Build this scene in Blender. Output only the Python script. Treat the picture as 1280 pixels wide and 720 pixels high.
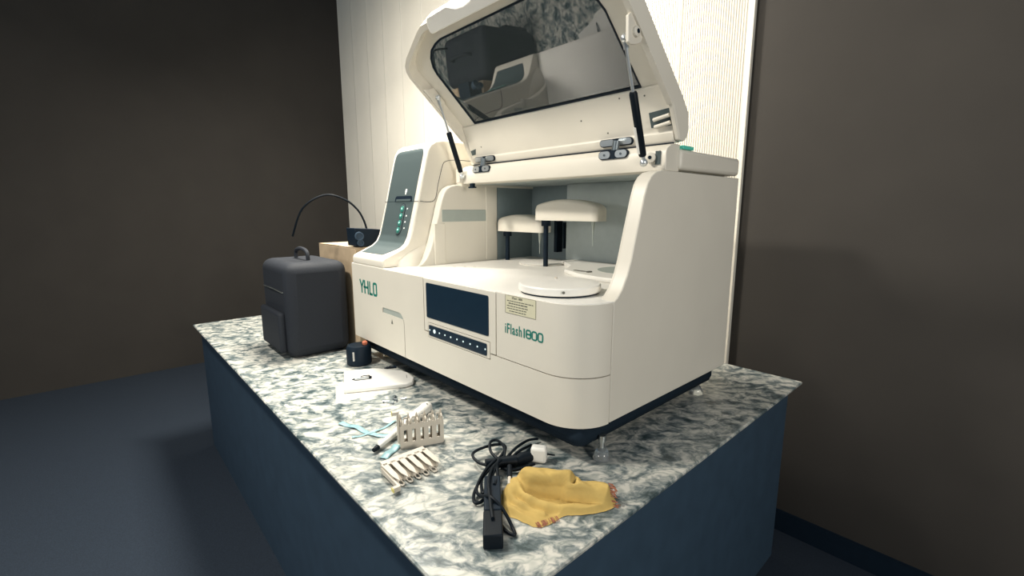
import bpy, bmesh, math, random
from math import sin, cos, pi, radians
from mathutils import Vector, Matrix
from mathutils.geometry import tessellate_polygon

for o in list(bpy.data.objects):
    bpy.data.objects.remove(o)
S = bpy.context.scene
COL = S.collection

# ---------------------------------------------------------------- camera
cam = bpy.data.cameras.new('camera')
cam.lens = 578.0 / 1280.0 * 36.0
cam.sensor_width = 36.0
cam.clip_start = 0.02
co = bpy.data.objects.new('camera', cam)
COL.objects.link(co)
YAW, PITCH = radians(47.73), radians(9.62)
co.location = (0.7428, -0.9251, 0.6132)
co.rotation_euler = (pi / 2 - PITCH, 0, YAW)
S.camera = co

# ---------------------------------------------------------------- world, lamps, exposure
W = bpy.data.worlds.new('world')
S.world = W
W.use_nodes = True
W.node_tree.nodes['Background'].inputs[0].default_value = (0.34, 0.58, 0.80, 1)
W.node_tree.nodes['Background'].inputs[1].default_value = 0.15


def area(name, loc, target, sx, sy, watts, col):
    l = bpy.data.lights.new(name, 'AREA')
    l.shape = 'RECTANGLE'
    l.size, l.size_y, l.energy, l.color = sx, sy, watts, col
    o = bpy.data.objects.new(name, l)
    COL.objects.link(o)
    o.location = loc
    o.rotation_euler = (Vector(target) - Vector(loc)).to_track_quat('-Z', 'Y').to_euler()
    return o


area('ceiling_lamp', (-1.25, -1.30, 2.25), (-0.6, 0.2, 0.3), 0.35, 0.20, 43, (1.0, 0.935, 0.82))
area('ceiling_lamp', (-1.75, 0.40, 2.30), (-1.4, 0.0, 0.0), 1.0, 0.18, 84, (1.0, 0.935, 0.82))
area('fill_light', (2.9, -0.7, 1.05), (0.0, 0.35, 0.4), 0.6, 0.4, 35, (1.0, 0.935, 0.83))  # unseen fill added to brighten the right side panel
area('fill_light', (-0.6, -4.2, 1.0), (-0.6, 0.2, 0.4), 1.6, 0.6, 24, (1.0, 0.94, 0.85))  # low front fill added to brighten the front covers, no fixture there
area('ceiling_lamp', (-2.1, 0.30, 2.35), (-2.1, 1.4, 0.4), 2.2, 0.4, 25, (1.0, 0.94, 0.83))
S.view_settings.view_transform = 'Standard'
S.view_settings.look = 'None'
S.view_settings.exposure = 0.62
S.view_settings.gamma = 1.0
S.view_settings.use_curve_mapping = False


# ---------------------------------------------------------------- materials
def mat(name, rgb, rough=0.5, metal=0.0, spec=0.5, noise=0.0, nscale=30, bump=0.0, emit=None, estr=0.0, trans=0.0, ior=1.45, coat=0.0):
    m = bpy.data.materials.new(name)
    m.use_nodes = True
    nt = m.node_tree
    b = nt.nodes['Principled BSDF']
    b.inputs['Base Color'].default_value = (*rgb, 1)
    b.inputs['Roughness'].default_value = rough
    b.inputs['Metallic'].default_value = metal
    b.inputs['Specular IOR Level'].default_value = spec
    b.inputs['IOR'].default_value = ior
    b.inputs['Transmission Weight'].default_value = trans
    b.inputs['Coat Weight'].default_value = coat
    if emit:
        b.inputs['Emission Color'].default_value = (*emit, 1)
        b.inputs['Emission Strength'].default_value = estr
    if noise or bump:
        tc = nt.nodes.new('ShaderNodeTexCoord')
        n = nt.nodes.new('ShaderNodeTexNoise')
        n.inputs['Scale'].default_value = nscale
        n.inputs['Detail'].default_value = 5
        nt.links.new(tc.outputs['Object'], n.inputs['Vector'])
        if noise:
            r = nt.nodes.new('ShaderNodeValToRGB')
            r.color_ramp.elements[0].position = 0.3
            r.color_ramp.elements[1].position = 0.7
            r.color_ramp.elements[0].color = (*[c * (1 - noise) for c in rgb], 1)
            r.color_ramp.elements[1].color = (*[min(1, c * (1 + noise * 0.4)) for c in rgb], 1)
            nt.links.new(n.outputs['Fac'], r.inputs['Fac'])
            nt.links.new(r.outputs['Color'], b.inputs['Base Color'])
        if bump:
            bp = nt.nodes.new('ShaderNodeBump')
            bp.inputs['Strength'].default_value = bump
            bp.inputs['Distance'].default_value = 0.002
            nt.links.new(n.outputs['Fac'], bp.inputs['Height'])
            nt.links.new(bp.outputs['Normal'], b.inputs['Normal'])
    return m


M = {}
M['shell'] = mat('shell_cream', (0.70, 0.66, 0.575), 0.42, noise=0.03, nscale=6)
M['deck'] = mat('deck_white', (0.82, 0.80, 0.75), 0.35, noise=0.03, nscale=9)
M['grey_panel'] = mat('tower_grey_satin', (0.066, 0.090, 0.093), 0.42, noise=0.04, nscale=8)
M['recess_shade'] = mat('recess_shade_teal_grey', (0.20, 0.25, 0.265), 0.5, noise=0.05)  # dark grey that puts the shade of the recess into the colour
M['recess_shade_pale'] = mat('recess_shade_pale_grey', (0.38, 0.43, 0.43), 0.5, noise=0.05)  # paler grey, recess shade in the colour here too
M['grey_pale'] = mat('pale_sage_grey', (0.36, 0.40, 0.37), 0.5, noise=0.04)
M['dark'] = mat('navy_black_plastic', (0.008, 0.016, 0.027), 0.5, spec=0.15, noise=0.1)
M['black'] = mat('black_rubber', (0.004, 0.008, 0.013), 0.5, spec=0.18, noise=0.1)
M['base'] = mat('matt_black_base', (0.010, 0.018, 0.028), 0.85, spec=0.1, noise=0.1)
M['gap'] = mat('seam_dark_core', (0.02, 0.023, 0.023), 0.85, noise=0.1)
M['screen'] = mat('screen_glass', (0.010, 0.024, 0.042), 0.22, spec=0.25, noise=0.05)
M['chrome'] = mat('chrome', (0.72, 0.75, 0.76), 0.28, metal=0.75, noise=0.05)
M['steel'] = mat('brushed_steel', (0.5, 0.53, 0.54), 0.32, metal=1.0, noise=0.08, nscale=120)
M['teal_ink'] = mat('teal_lettering', (0.0, 0.17, 0.135), 0.5, noise=0.03)
M['white_ink'] = mat('white_print', (0.85, 0.88, 0.86), 0.5, noise=0.02)
M['grey_ink'] = mat('grey_print', (0.12, 0.12, 0.10), 0.6, noise=0.02)
M['sticker'] = mat('pale_yellow_label', (0.66, 0.63, 0.46), 0.55, noise=0.04)
M['led'] = mat('lit_key', (0.75, 0.9, 0.9), 0.4, emit=(0.75, 0.95, 1.0), estr=0.3, noise=0.01)
M['led_green'] = mat('green_lit_button', (0.035, 0.16, 0.13), 0.35, emit=(0.1, 0.8, 0.6), estr=0.03, noise=0.01)
M['led_core'] = mat('green_lit_symbol', (0.5, 0.95, 0.8), 0.3, emit=(0.5, 1.0, 0.8), estr=0.5, noise=0.01)
M['green_bar'] = mat('green_status_strip', (0.1, 0.62, 0.48), 0.4, noise=0.03)
M['rack'] = mat('rack_ivory_plastic', (0.58, 0.53, 0.45), 0.5, noise=0.05)
M['rack_label'] = mat('rack_yellow_tag', (0.68, 0.6, 0.2), 0.6, noise=0.08)
M['white_plastic'] = mat('white_plastic', (0.74, 0.73, 0.69), 0.4, noise=0.03)
M['paper'] = mat('paper', (0.74, 0.73, 0.67), 0.8, noise=0.03)
M['teal_film'] = mat('teal_film', (0.27, 0.46, 0.50), 0.35, noise=0.25, nscale=40)
M['carton'] = mat('beige_carton', (0.47, 0.36, 0.24), 0.85, noise=0.12, nscale=20)
M['bag'] = mat('black_nylon', (0.012, 0.016, 0.024), 0.75, noise=0.2, nscale=200, bump=0.3)
M['orange'] = mat('orange_knob', (0.65, 0.20, 0.11), 0.5, noise=0.05)
M['navy_panel'] = mat('navy_counter_panel', (0.030, 0.058, 0.092), 0.6, noise=0.12, nscale=12)
M['carpet'] = mat('navy_carpet', (0.016, 0.026, 0.042), 0.95, noise=0.3, nscale=250, bump=0.5)
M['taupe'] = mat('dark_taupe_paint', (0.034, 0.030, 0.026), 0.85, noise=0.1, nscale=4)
M['hem'] = mat('frayed_rust_hem', (0.38, 0.15, 0.09), 0.9, noise=0.3, nscale=90)
M['metal_dark'] = mat('dark_hinge_metal', (0.16, 0.19, 0.21), 0.35, metal=0.6, noise=0.1)
M['clear'] = mat('clear_plastic', (0.8, 0.85, 0.86), 0.08, trans=0.85, noise=0.02)


def cloth_mat():
    m = mat('yellow_duster_cloth', (0.55, 0.385, 0.12), 0.9, noise=0.14, nscale=26, bump=0.5)
    return m


M['cloth'] = cloth_mat()


def smoked_glass():
    m = bpy.data.materials.new('smoked_acrylic')
    m.use_nodes = True
    nt = m.node_tree
    out = nt.nodes['Material Output']
    nt.nodes.remove(nt.nodes['Principled BSDF'])
    tr = nt.nodes.new('ShaderNodeBsdfTransparent')
    tr.inputs[0].default_value = (0.30, 0.36, 0.37, 1)
    df = nt.nodes.new('ShaderNodeBsdfDiffuse')
    df.inputs[0].default_value = (0.065, 0.082, 0.085, 1)
    gl = nt.nodes.new('ShaderNodeBsdfGlossy')
    gl.inputs['Roughness'].default_value = 0.015
    gl.inputs['Color'].default_value = (0.95, 0.97, 1, 1)
    m1 = nt.nodes.new('ShaderNodeMixShader')
    m1.inputs[0].default_value = 0.5
    nt.links.new(tr.outputs[0], m1.inputs[1])
    nt.links.new(df.outputs[0], m1.inputs[2])
    fr = nt.nodes.new('ShaderNodeFresnel')
    fr.inputs['IOR'].default_value = 1.75
    m2 = nt.nodes.new('ShaderNodeMixShader')
    nt.links.new(fr.outputs[0], m2.inputs[0])
    nt.links.new(m1.outputs[0], m2.inputs[1])
    nt.links.new(gl.outputs[0], m2.inputs[2])
    nt.links.new(m2.outputs[0], out.inputs[0])
    return m


M['glass'] = smoked_glass()


def marble():
    m = bpy.data.materials.new('green_grey_marble')
    m.use_nodes = True
    nt = m.node_tree
    L = nt.links.new
    b = nt.nodes['Principled BSDF']
    tc = nt.nodes.new('ShaderNodeTexCoord')
    mr = nt.nodes.new('ShaderNodeMapping')
    mr.inputs['Rotation'].default_value = (0, 0, radians(-52))
    L(tc.outputs['Object'], mr.inputs['Vector'])
    mp = nt.nodes.new('ShaderNodeMapping')
    mp.inputs['Scale'].default_value = (1.0, 1.45, 1.0)
    L(mr.outputs[0], mp.inputs['Vector'])
    n0 = nt.nodes.new('ShaderNodeTexNoise')
    n0.inputs['Scale'].default_value = 7
    n0.inputs['Detail'].default_value = 3
    L(mp.outputs[0], n0.inputs['Vector'])
    mx = nt.nodes.new('ShaderNodeMix')
    mx.data_type = 'VECTOR'
    mx.inputs[0].default_value = 0.15
    L(mp.outputs[0], mx.inputs[4])
    L(n0.outputs['Color'], mx.inputs[5])
    n1 = nt.nodes.new('ShaderNodeTexNoise')
    n1.inputs['Scale'].default_value = 22
    n1.inputs['Detail'].default_value = 8
    n1.inputs['Roughness'].default_value = 0.62
    L(mx.outputs[1], n1.inputs['Vector'])
    r = nt.nodes.new('ShaderNodeValToRGB')
    e = r.color_ramp.elements
    e[0].position, e[0].color = 0.33, (0.05, 0.075, 0.08, 1)
    e[1].position, e[1].color = 0.575, (0.60, 0.585, 0.53, 1)
    for p, c in ((0.405, (0.125, 0.157, 0.165, 1)), (0.455, (0.22, 0.25, 0.25, 1)), (0.51, (0.39, 0.40, 0.375, 1))):
        x = e.new(p)
        x.color = c
    L(n1.outputs['Fac'], r.inputs['Fac'])
    v = nt.nodes.new('ShaderNodeTexVoronoi')
    v.feature = 'DISTANCE_TO_EDGE'
    v.inputs['Scale'].default_value = 24
    L(mx.outputs[1], v.inputs['Vector'])
    r2 = nt.nodes.new('ShaderNodeValToRGB')
    r2.color_ramp.elements[0].position, r2.color_ramp.elements[0].color = 0.0, (0.36, 0.45, 0.46, 1)
    r2.color_ramp.elements[1].position, r2.color_ramp.elements[1].color = 0.16, (1, 1, 1, 1)
    L(v.outputs['Distance'], r2.inputs['Fac'])
    mu = nt.nodes.new('ShaderNodeMix')
    mu.data_type = 'RGBA'
    mu.blend_type = 'MULTIPLY'
    mu.inputs[0].default_value = 0.55
    L(r.outputs[0], mu.inputs[6])
    L(r2.outputs[0], mu.inputs[7])
    L(mu.outputs[2], b.inputs['Base Color'])
    b.inputs['Roughness'].default_value = 0.28
    return m


M['marble'] = marble()


def panel_mat():
    m = mat('cream_wall_panel', (0.66, 0.63, 0.56), 0.5, noise=0.04, nscale=3)
    nt = m.node_tree
    b = nt.nodes['Principled BSDF']
    oi = nt.nodes.new('ShaderNodeObjectInfo')
    hs = nt.nodes.new('ShaderNodeHueSaturation')
    mr = nt.nodes.new('ShaderNodeMapRange')
    mr.inputs[3].default_value, mr.inputs[4].default_value = 0.92, 1.04
    nt.links.new(oi.outputs['Random'], mr.inputs[0])
    nt.links.new(mr.outputs[0], hs.inputs['Value'])
    src = b.inputs['Base Color'].links[0].from_socket
    nt.links.new(src, hs.inputs['Color'])
    nt.links.new(hs.outputs[0], b.inputs['Base Color'])
    return m


M['panel'] = panel_mat()

# ---------------------------------------------------------------- helpers
ORG = {}


def thing(name, loc, label, cat, group=None):
    o = bpy.data.objects.new(name, None)
    COL.objects.link(o)
    o.location = loc
    o.empty_display_size = 0.05
    ORG[o] = Vector(loc)
    o['label'] = label
    o['category'] = cat
    if group:
        o['group'] = group
    return o


def link(name, bm, m, parent=None, bevel=0.0, seg=2, smooth=35, label=None, kind=None, sub=0, solid=0.0):
    """One mesh object from world-space geometry."""
    bmesh.ops.remove_doubles(bm, verts=bm.verts, dist=1e-6)
    bmesh.ops.recalc_face_normals(bm, faces=bm.faces)
    org = ORG[parent] if parent is not None else Vector((0, 0, 0))
    bmesh.ops.translate(bm, verts=bm.verts, vec=-org)
    me = bpy.data.meshes.new(name)
    bm.to_mesh(me)
    bm.free()
    if isinstance(m, (list, tuple)):
        for q in m:
            me.materials.append(q)
    else:
        me.materials.append(m)
    if smooth:
        me.polygons.foreach_set('use_smooth', [True] * len(me.polygons))
        me.set_sharp_from_angle(angle=radians(smooth))
    o = bpy.data.objects.new(name, me)
    COL.objects.link(o)
    if parent is not None:
        o.parent = parent
        ORG[o] = org
    else:
        ORG[o] = Vector((0, 0, 0))
    if solid:
        md = o.modifiers.new('solid', 'SOLIDIFY')
        md.thickness = solid
        md.offset = 0
    if bevel:
        md = o.modifiers.new('bevel', 'BEVEL')
        md.width = bevel
        md.segments = seg
        md.limit_method = 'ANGLE'
        md.angle_limit = radians(38)
        md.harden_normals = False
    if sub:
        md = o.modifiers.new('sub', 'SUBSURF')
        md.levels = md.render_levels = sub
    if label:
        o['label'] = label
    if kind:
        o['kind'] = kind
    return o


def tag(o, label, cat, group=None):
    o['label'] = label
    o['category'] = cat
    if group:
        o['group'] = group
    return o


def B():
    return bmesh.new()


def box(bm, x0, x1, y0, y1, z0, z1, mx=None):
    vs = [bm.verts.new((x, y, z)) for x in (x0, x1) for y in (y0, y1) for z in (z0, z1)]
    for f in ((0, 1, 3, 2), (4, 6, 7, 5), (0, 4, 5, 1), (2, 3, 7, 6), (0, 2, 6, 4), (1, 5, 7, 3)):
        bm.faces.new([vs[i] for i in f])
    if mx is not None:
        bmesh.ops.transform(bm, matrix=mx, verts=vs)
    return bm


def plate(bm, outer, holes, fn, t0, t1):
    """Solid plate: 2D outline (with holes) mapped by fn(a, b, t) to the world."""
    loops = [outer] + list(holes)
    flat = [p for l in loops for p in l]
    tris = tessellate_polygon([[Vector((p[0], p[1], 0)) for p in l] for l in loops])
    v0 = [bm.verts.new(fn(p[0], p[1], t0)) for p in flat]
    v1 = [bm.verts.new(fn(p[0], p[1], t1)) for p in flat]
    for a, b, c in tris:
        if len({a, b, c}) == 3:
            try:
                bm.faces.new((v0[a], v0[b], v0[c]))
                bm.faces.new((v1[c], v1[b], v1[a]))
            except ValueError:
                pass
    k = 0
    for l in loops:
        n = len(l)
        for i in range(n):
            j = (i + 1) % n
            try:
                bm.faces.new((v0[k + i], v0[k + j], v1[k + j], v1[k + i]))
            except ValueError:
                pass
        k += n
    return bm


def rrect(x0, x1, z0, z1, r, n=5):
    pts = []
    for cx, cz, a in ((x1 - r, z1 - r, 0), (x0 + r, z1 - r, 90), (x0 + r, z0 + r, 180), (x1 - r, z0 + r, 270)):
        for i in range(n + 1):
            t = radians(a + 90 * i / n)
            pts.append((cx + r * cos(t), cz + r * sin(t)))
    return pts


def circ(cx, cz, r, n=24):
    return [(cx + r * cos(2 * pi * i / n), cz + r * sin(2 * pi * i / n)) for i in range(n)]


def XZ(a, b, t):
    return (a, t, b)


def YZ(a, b, t):
    return (t, a, b)


def XY(a, b, t):
    return (a, b, t)


def smooth_line(pts, n=6):
    pts = [Vector(p) for p in pts]
    out = []
    for i in range(len(pts) - 1):
        p0 = pts[max(i - 1, 0)]
        p1, p2 = pts[i], pts[i + 1]
        p3 = pts[min(i + 2, len(pts) - 1)]
        for k in range(n):
            t = k / n
            out.append(0.5 * ((2 * p1) + (p2 - p0) * t + (2 * p0 - 5 * p1 + 4 * p2 - p3) * t * t + (3 * p1 - p0 - 3 * p2 + p3) * t ** 3))
    out.append(pts[-1])
    return out


def tube(bm, pts, r, n=8, caps=True):
    pts = [Vector(p) for p in pts]
    rings = []
    up = Vector((0, 0, 1))
    prev = None
    for i, p in enumerate(pts):
        d = (pts[min(i + 1, len(pts) - 1)] - pts[max(i - 1, 0)]).normalized()
        if prev is None:
            a = d.cross(up if abs(d.z) < 0.95 else Vector((1, 0, 0))).normalized()
        else:
            a = (prev - d * prev.dot(d)).normalized()
        prev = a
        b = d.cross(a)
        rr = r[i] if isinstance(r, (list, tuple)) else r
        rings.append([bm.verts.new(p + a * (rr * cos(2 * pi * k / n)) + b * (rr * sin(2 * pi * k / n))) for k in range(n)])
    for q, w in zip(rings, rings[1:]):
        for k in range(n):
            bm.faces.new((q[k], q[(k + 1) % n], w[(k + 1) % n], w[k]))
    if caps:
        bm.faces.new(rings[0][::-1])
        bm.faces.new(rings[-1])
    return bm


def lathe(bm, prof, base, axis=(0, 0, 1), n=28):
    """prof = [(radius, height)]"""
    ax = Vector(axis).normalized()
    base = Vector(base)
    u = ax.cross(Vector((0, 1, 0)) if abs(ax.y) < 0.9 else Vector((1, 0, 0))).normalized()
    v = ax.cross(u)
    rings = []
    for r, h in prof:
        r = max(r, 1e-4)
        rings.append([bm.verts.new(base + ax * h + (u * cos(2 * pi * k / n) + v * sin(2 * pi * k / n)) * r) for k in range(n)])
    for q, w_ in zip(rings, rings[1:]):
        for k in range(n):
            bm.faces.new((q[k], q[(k + 1) % n], w_[(k + 1) % n], w_[k]))
    bm.faces.new(rings[0][::-1])
    bm.faces.new(rings[-1])
    return bm


def ball(bm, c, r, n=10):
    mx = Matrix.Translation(c) @ Matrix.Scale(r, 4)
    bmesh.ops.create_uvsphere(bm, u_segments=n + 4, v_segments=n, radius=1, matrix=mx)
    return bm


def text_mesh(body, size, depth=0.0006):
    cu = bpy.data.curves.new('t', 'FONT')
    cu.body = body
    cu.size = size
    cu.extrude = depth / 2
    cu.resolution_u = 4
    cu.offset = size * 0.006
    cu.space_character = 1.12
    ob = bpy.data.objects.new('t', cu)
    COL.objects.link(ob)
    dg = bpy.context.evaluated_depsgraph_get()
    me = bpy.data.meshes.new_from_object(ob.evaluated_get(dg))
    bpy.data.objects.remove(ob)
    bm = bmesh.new()
    bm.from_mesh(me)
    return bm


def fit(bm, x0, x1, z0, z1, y):
    """Move flat text (in XY) onto the front plane, filling the given rectangle."""
    xs = [v.co.x for v in bm.verts]
    ys = [v.co.y for v in bm.verts]
    a, b, c, d = min(xs), max(xs), min(ys), max(ys)
    for v in bm.verts:
        v.co = Vector((x0 + (v.co.x - a) / (b - a) * (x1 - x0), y + -v.co.z, z0 + (v.co.y - c) / (d - c) * (z1 - z0)))
    return bm


T = -0.11            # countertop height; the analyzer's lower edge is z = 0
FLOOR = T - 0.82

# ---------------------------------------------------------------- the setting
o = link('floor', box(B(), -6.5, 3.5, -4.5, 1.9, FLOOR - 0.05, FLOOR), M['carpet'], kind='structure')
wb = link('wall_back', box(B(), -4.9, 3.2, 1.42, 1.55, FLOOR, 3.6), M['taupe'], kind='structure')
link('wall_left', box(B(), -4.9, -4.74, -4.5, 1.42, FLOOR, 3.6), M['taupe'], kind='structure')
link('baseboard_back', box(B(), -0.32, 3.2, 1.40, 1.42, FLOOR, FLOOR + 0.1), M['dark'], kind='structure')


def panel_bm():
    bm = B()
    w, nfl = 0.345, 27
    prof = [(0, 0.0), (0.0, -0.012), (0.006, -0.015), (0.012, -0.012)]
    step = (w - 0.018) / nfl
    for i in range(nfl):
        x = 0.012 + i * step
        prof += [(x + step * 0.15, -0.0085), (x + step * 0.45, -0.0085), (x + step * 0.62, -0.012), (x + step, -0.012)]
    prof += [(w, -0.011), (w, 0.0)]
    z0, z1 = FLOOR + 0.08, 3.5
    a = [bm.verts.new((x, y, z0)) for x, y in prof]
    b = [bm.verts.new((x, y, z1)) for x, y in prof]
    for i in range(len(prof) - 1):
        bm.faces.new((a[i], a[i + 1], b[i + 1], b[i]))
    return bm


p0 = link('panel', panel_bm(), M['panel'], wb, smooth=0)
PX0 = -4.735
p0.location = (PX0, 1.42, 0)
for i in range(1, 13):
    q = p0.copy()
    COL.objects.link(q)
    q.parent = wb
    q.location = (PX0 + i * 0.348, 1.42, 0)
link('trim_1', box(B(), PX0 + 13 * 0.348 - 0.002, PX0 + 13 * 0.348 + 0.02, 1.395, 1.42, FLOOR, 3.52), M['shell'], kind='structure', bevel=0.003)

# ---------------------------------------------------------------- counter
ct = thing('marble_counter', (-1.1, 0.35, FLOOR), 'long counter with grey green marble top and dark navy front, under the white analyzer', 'counter')
XR, YF = 0.188, -0.502
bm = B()
rows = []
for z, d in ((T, 0.004), (T - 0.004, 0.0), (T - 0.010, 0.001), (T - 0.030, 0.022)):
    rows.append([bm.verts.new(p) for p in ((-2.75, 1.25, z), (-2.75 + d, YF + d, z), (XR - d, YF + d, z), (XR - d, 1.25, z))])
for a, b in zip(rows, rows[1:]):
    for k in range(4):
        bm.faces.new((a[k], a[(k + 1) % 4], b[(k + 1) % 4], b[k]))
bm.faces.new(rows[0])
bm.faces.new(rows[-1][::-1])
link('countertop', bm, M['marble'], ct, smooth=0)
link('base_panel', box(B(), -2.72, XR - 0.035, YF + 0.035, 1.2, FLOOR, T - 0.028), M['navy_panel'], ct, label='dark navy base panel')

# ---------------------------------------------------------------- analyzer
an = thing('chemistry_analyzer', (-0.7, 0.4, T), 'large white benchtop laboratory analyzer with raised smoked window lid, on the marble counter', 'analyzer')
D = 0.90
XL = -1.432
link('base_plate', box(B(), XL + 0.025, -0.022, 0.028, D - 0.03, -0.066, 0.001), M['base'], an, bevel=0.03, label='dark recessed base plate')
RC = 0.13


def front_path(x_from, inset=0.0, y_end=0.1285, n=16):
    """plan line along the front and round the right corner"""
    pts = [(x_from, inset)]
    for i in range(n + 1):
        t = radians(-90 + 90 * i / n)
        pts.append((-RC + (RC - inset) * cos(t), RC + (RC - inset) * sin(t)))
    pts[-1] = (-inset, y_end)
    return pts


def cover(path_o, path_i, z0, z1):
    bm = B()
    poly = path_o + path_i[::-1]
    plate(bm, poly, [], XY, z0, z1)
    return bm


core = front_path(XL + 0.004, 0.006, 0.14)
bm = B()
plate(bm, core + [(-0.006, 0.3), (XL + 0.004, 0.3)], [], XY, 0.003, 0.355)
link('inner_core', bm, M['gap'], an, label='dark core seen only in the panel seams')
# upper right cover with rounded corner, lower cover round the corner
link('upper_right_cover', cover(front_path(-0.3485), front_path(-0.3485, 0.012), 0.1500, 0.358), M['shell'], an, bevel=0.0025)
link('corner_lower_cover', cover(front_path(-0.14), front_path(-0.14, 0.012), 0.0, 0.1472), M['shell'], an)
# cover behind the screen strip between left cover and display panel, left cover with hand recess, door
lc = [(XL, 0.0), (-1.131, 0.0), (-1.131, 0.1675), (-1.131, 0.182), (-1.123, 0.187), (-0.985, 0.187), (-0.965, 0.183), (-0.948, 0.168), (-0.9395, 0.150), (-0.9385, 0.0),
      (-0.14, 0.0), (-0.14, 0.1472), (-0.3500, 0.1472), (-0.379, 0.1472), (-0.379, 0.1285), (-0.7535, 0.1285), (-0.7535, 0.1472), (-0.7825, 0.1480), (-0.7825, 0.358), (XL, 0.358)]
bm = B()
plate(bm, lc, [], XZ, 0.0, 0.012)
link('front_cover', bm, M['shell'], an)
bm = B()
plate(bm, [(-1.131, 0.0), (-0.9425, 0.0), (-0.9425, 0.150), (-0.947, 0.1615), (-1.05, 0.1630), (-1.131, 0.1630)], [], XZ, 0.0, 0.012)
dr = link('door', bm, M['shell'], an)
bm = B()
box(bm, -1.127, -0.95, 0.0030, 0.0058, 0.158, 0.187)
link('hand_recess', bm, M['grey_pale'], dr, label='grey recessed hand grip')
bm = B()
plate(bm, [(-1.052, 0.126), (-1.036, 0.126), (-1.044, 0.147)], [], XZ, -0.0006, 0.002)
link('arrow_mark', bm, M['grey_ink'], dr, label='small grey arrow mark')
# display panel with notch for the key strip
dp = [(-0.779, 0.358), (-0.779, 0.1515), (-0.752, 0.1515), (-0.752, 0.188), (-0.380, 0.188), (-0.380, 0.1515), (-0.352, 0.1515), (-0.352, 0.358)]
bm = B()
plate(bm, dp, [], XZ, -0.001, 0.012)
pnl = link('display_panel', bm, M['shell'], an, bevel=0.002)
bm = B()
plate(bm, rrect(-0.758, -0.386, 0.207, 0.341, 0.006), [], XZ, -0.0032, 0.002)
link('screen', bm, M['screen'], pnl, bevel=0.001, label='dark blank touch screen')
bm = B()
plate(bm, rrect(-0.7505, -0.3815, 0.131, 0.1865, 0.004), [], XZ, -0.001, 0.012)
ks = link('key_strip_frame', bm, M['shell'], an, bevel=0.0015)
bm = B()
plate(bm, rrect(-0.745, -0.396, 0.138, 0.179, 0.005), [], XZ, -0.0032, 0.002)
link('key_strip', bm, M['screen'], ks, bevel=0.001, label='dark strip of touch keys')
kx = [-0.738, -0.706, -0.672, -0.636, -0.599, -0.561, -0.524, -0.484, -0.444, -0.402]
for i, x in enumerate(kx):
    r = 0.0078 if i == 1 else (0.0028 if i in (0, 9) else 0.0031)
    bm = B()
    plate(bm, circ(x, 0.160, r, 14), [], XZ, -0.0042, -0.003)
    link('key_light', bm, M['led'], ks)

# right side panel: outline in (y, z)
SIDE = [(0.1325, 0.0), (0.1325, 0.359), (0.150, 0.368), (0.172, 0.390), (0.194, 0.427), (0.210, 0.468), (0.235, 0.555), (0.264, 0.652), (0.278, 0.687),
        (0.295, 0.708), (0.320, 0.722), (0.355, 0.729), (D, 0.729), (D, 0.0)]
bm = B()
plate(bm, SIDE, [], YZ, -0.046, 0.0)
link('side_panel', bm, M['shell'], an, bevel=0.004, seg=3)
# inner rim of the right side (thin step)
rim = [(p[0] + 0.010, p[1]) for p in SIDE[1:12]]
bm = B()
plate(bm, rim + [(0.40, 0.72), (0.40, 0.36)], [], YZ, -0.056, -0.045)
link('side_rim', bm, M['shell'], an, bevel=0.002)
# left arch next to the tower
bm = B()
arch = [(p[0] + 0.02, p[1]) for p in SIDE[1:13]] + [(D, 0.359)]
plate(bm, arch, [], YZ, -1.115, -1.068)
link('side_panel', bm, M['shell'], an, bevel=0.006, seg=3)
# recess: left niche, band, pillar, back wall
bm = B()
link('inner_pillar', box(B(), -1.085, -1.064, 0.545, 0.615, 0.36, 0.735), M['shell'], an, bevel=0.003)
link('inner_pillar', box(B(), -1.085, -1.064, 0.24, 0.30, 0.36, 0.55), M['shell'], an, bevel=0.003)
link('inner_shade_strip', box(B(), -1.075, -1.0625, 0.618, 0.862, 0.36, 0.7335), M['recess_shade'], an, label='teal grey strip of painted shade on the inner left wall')  # thin dark plate standing in for shade on the rear inner wall
link('inner_gap_filler', box(B(), -1.115, -1.055, 0.40, D - 0.005, 0.722, 0.742), M['shell'], an)  # added block closing the roof gap where light leaked in
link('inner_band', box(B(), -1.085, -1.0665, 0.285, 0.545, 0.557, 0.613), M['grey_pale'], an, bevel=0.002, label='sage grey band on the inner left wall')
link('back_wall', box(B(), -1.07, -0.05, 0.862, 0.885, 0.355, 0.735), M['recess_shade'], an, label='recess back wall with its shade painted teal grey')
link('inner_partition', box(B(), -0.745, -0.05, 0.78, 0.862, 0.355, 0.733), M['recess_shade_pale'], an, bevel=0.003, label='inner partition with its shade painted pale grey')
link('rear_cover', box(B(), XL + 0.01, -0.046, 0.886, D - 0.002, 0.0, 0.73), M['shell'], an)
link('left_side_panel', box(B(), XL, XL + 0.012, 0.0125, D, 0.0, 0.357), M['shell'], an, bevel=0.003)
# roof behind the beam
link('roof', box(B(), -1.10, -0.001, 0.46, D, 0.7365, 0.80), M['shell'], an, bevel=0.012, seg=3)
# deck
dk = front_path(XL, 0.002, 0.2) + [(-0.002, 0.88), (XL, 0.88)]
bm = B()
plate(bm, dk, [], XY, 0.352, 0.3605)
link('deck', bm, M['deck'], an, bevel=0.004, seg=3)
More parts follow.
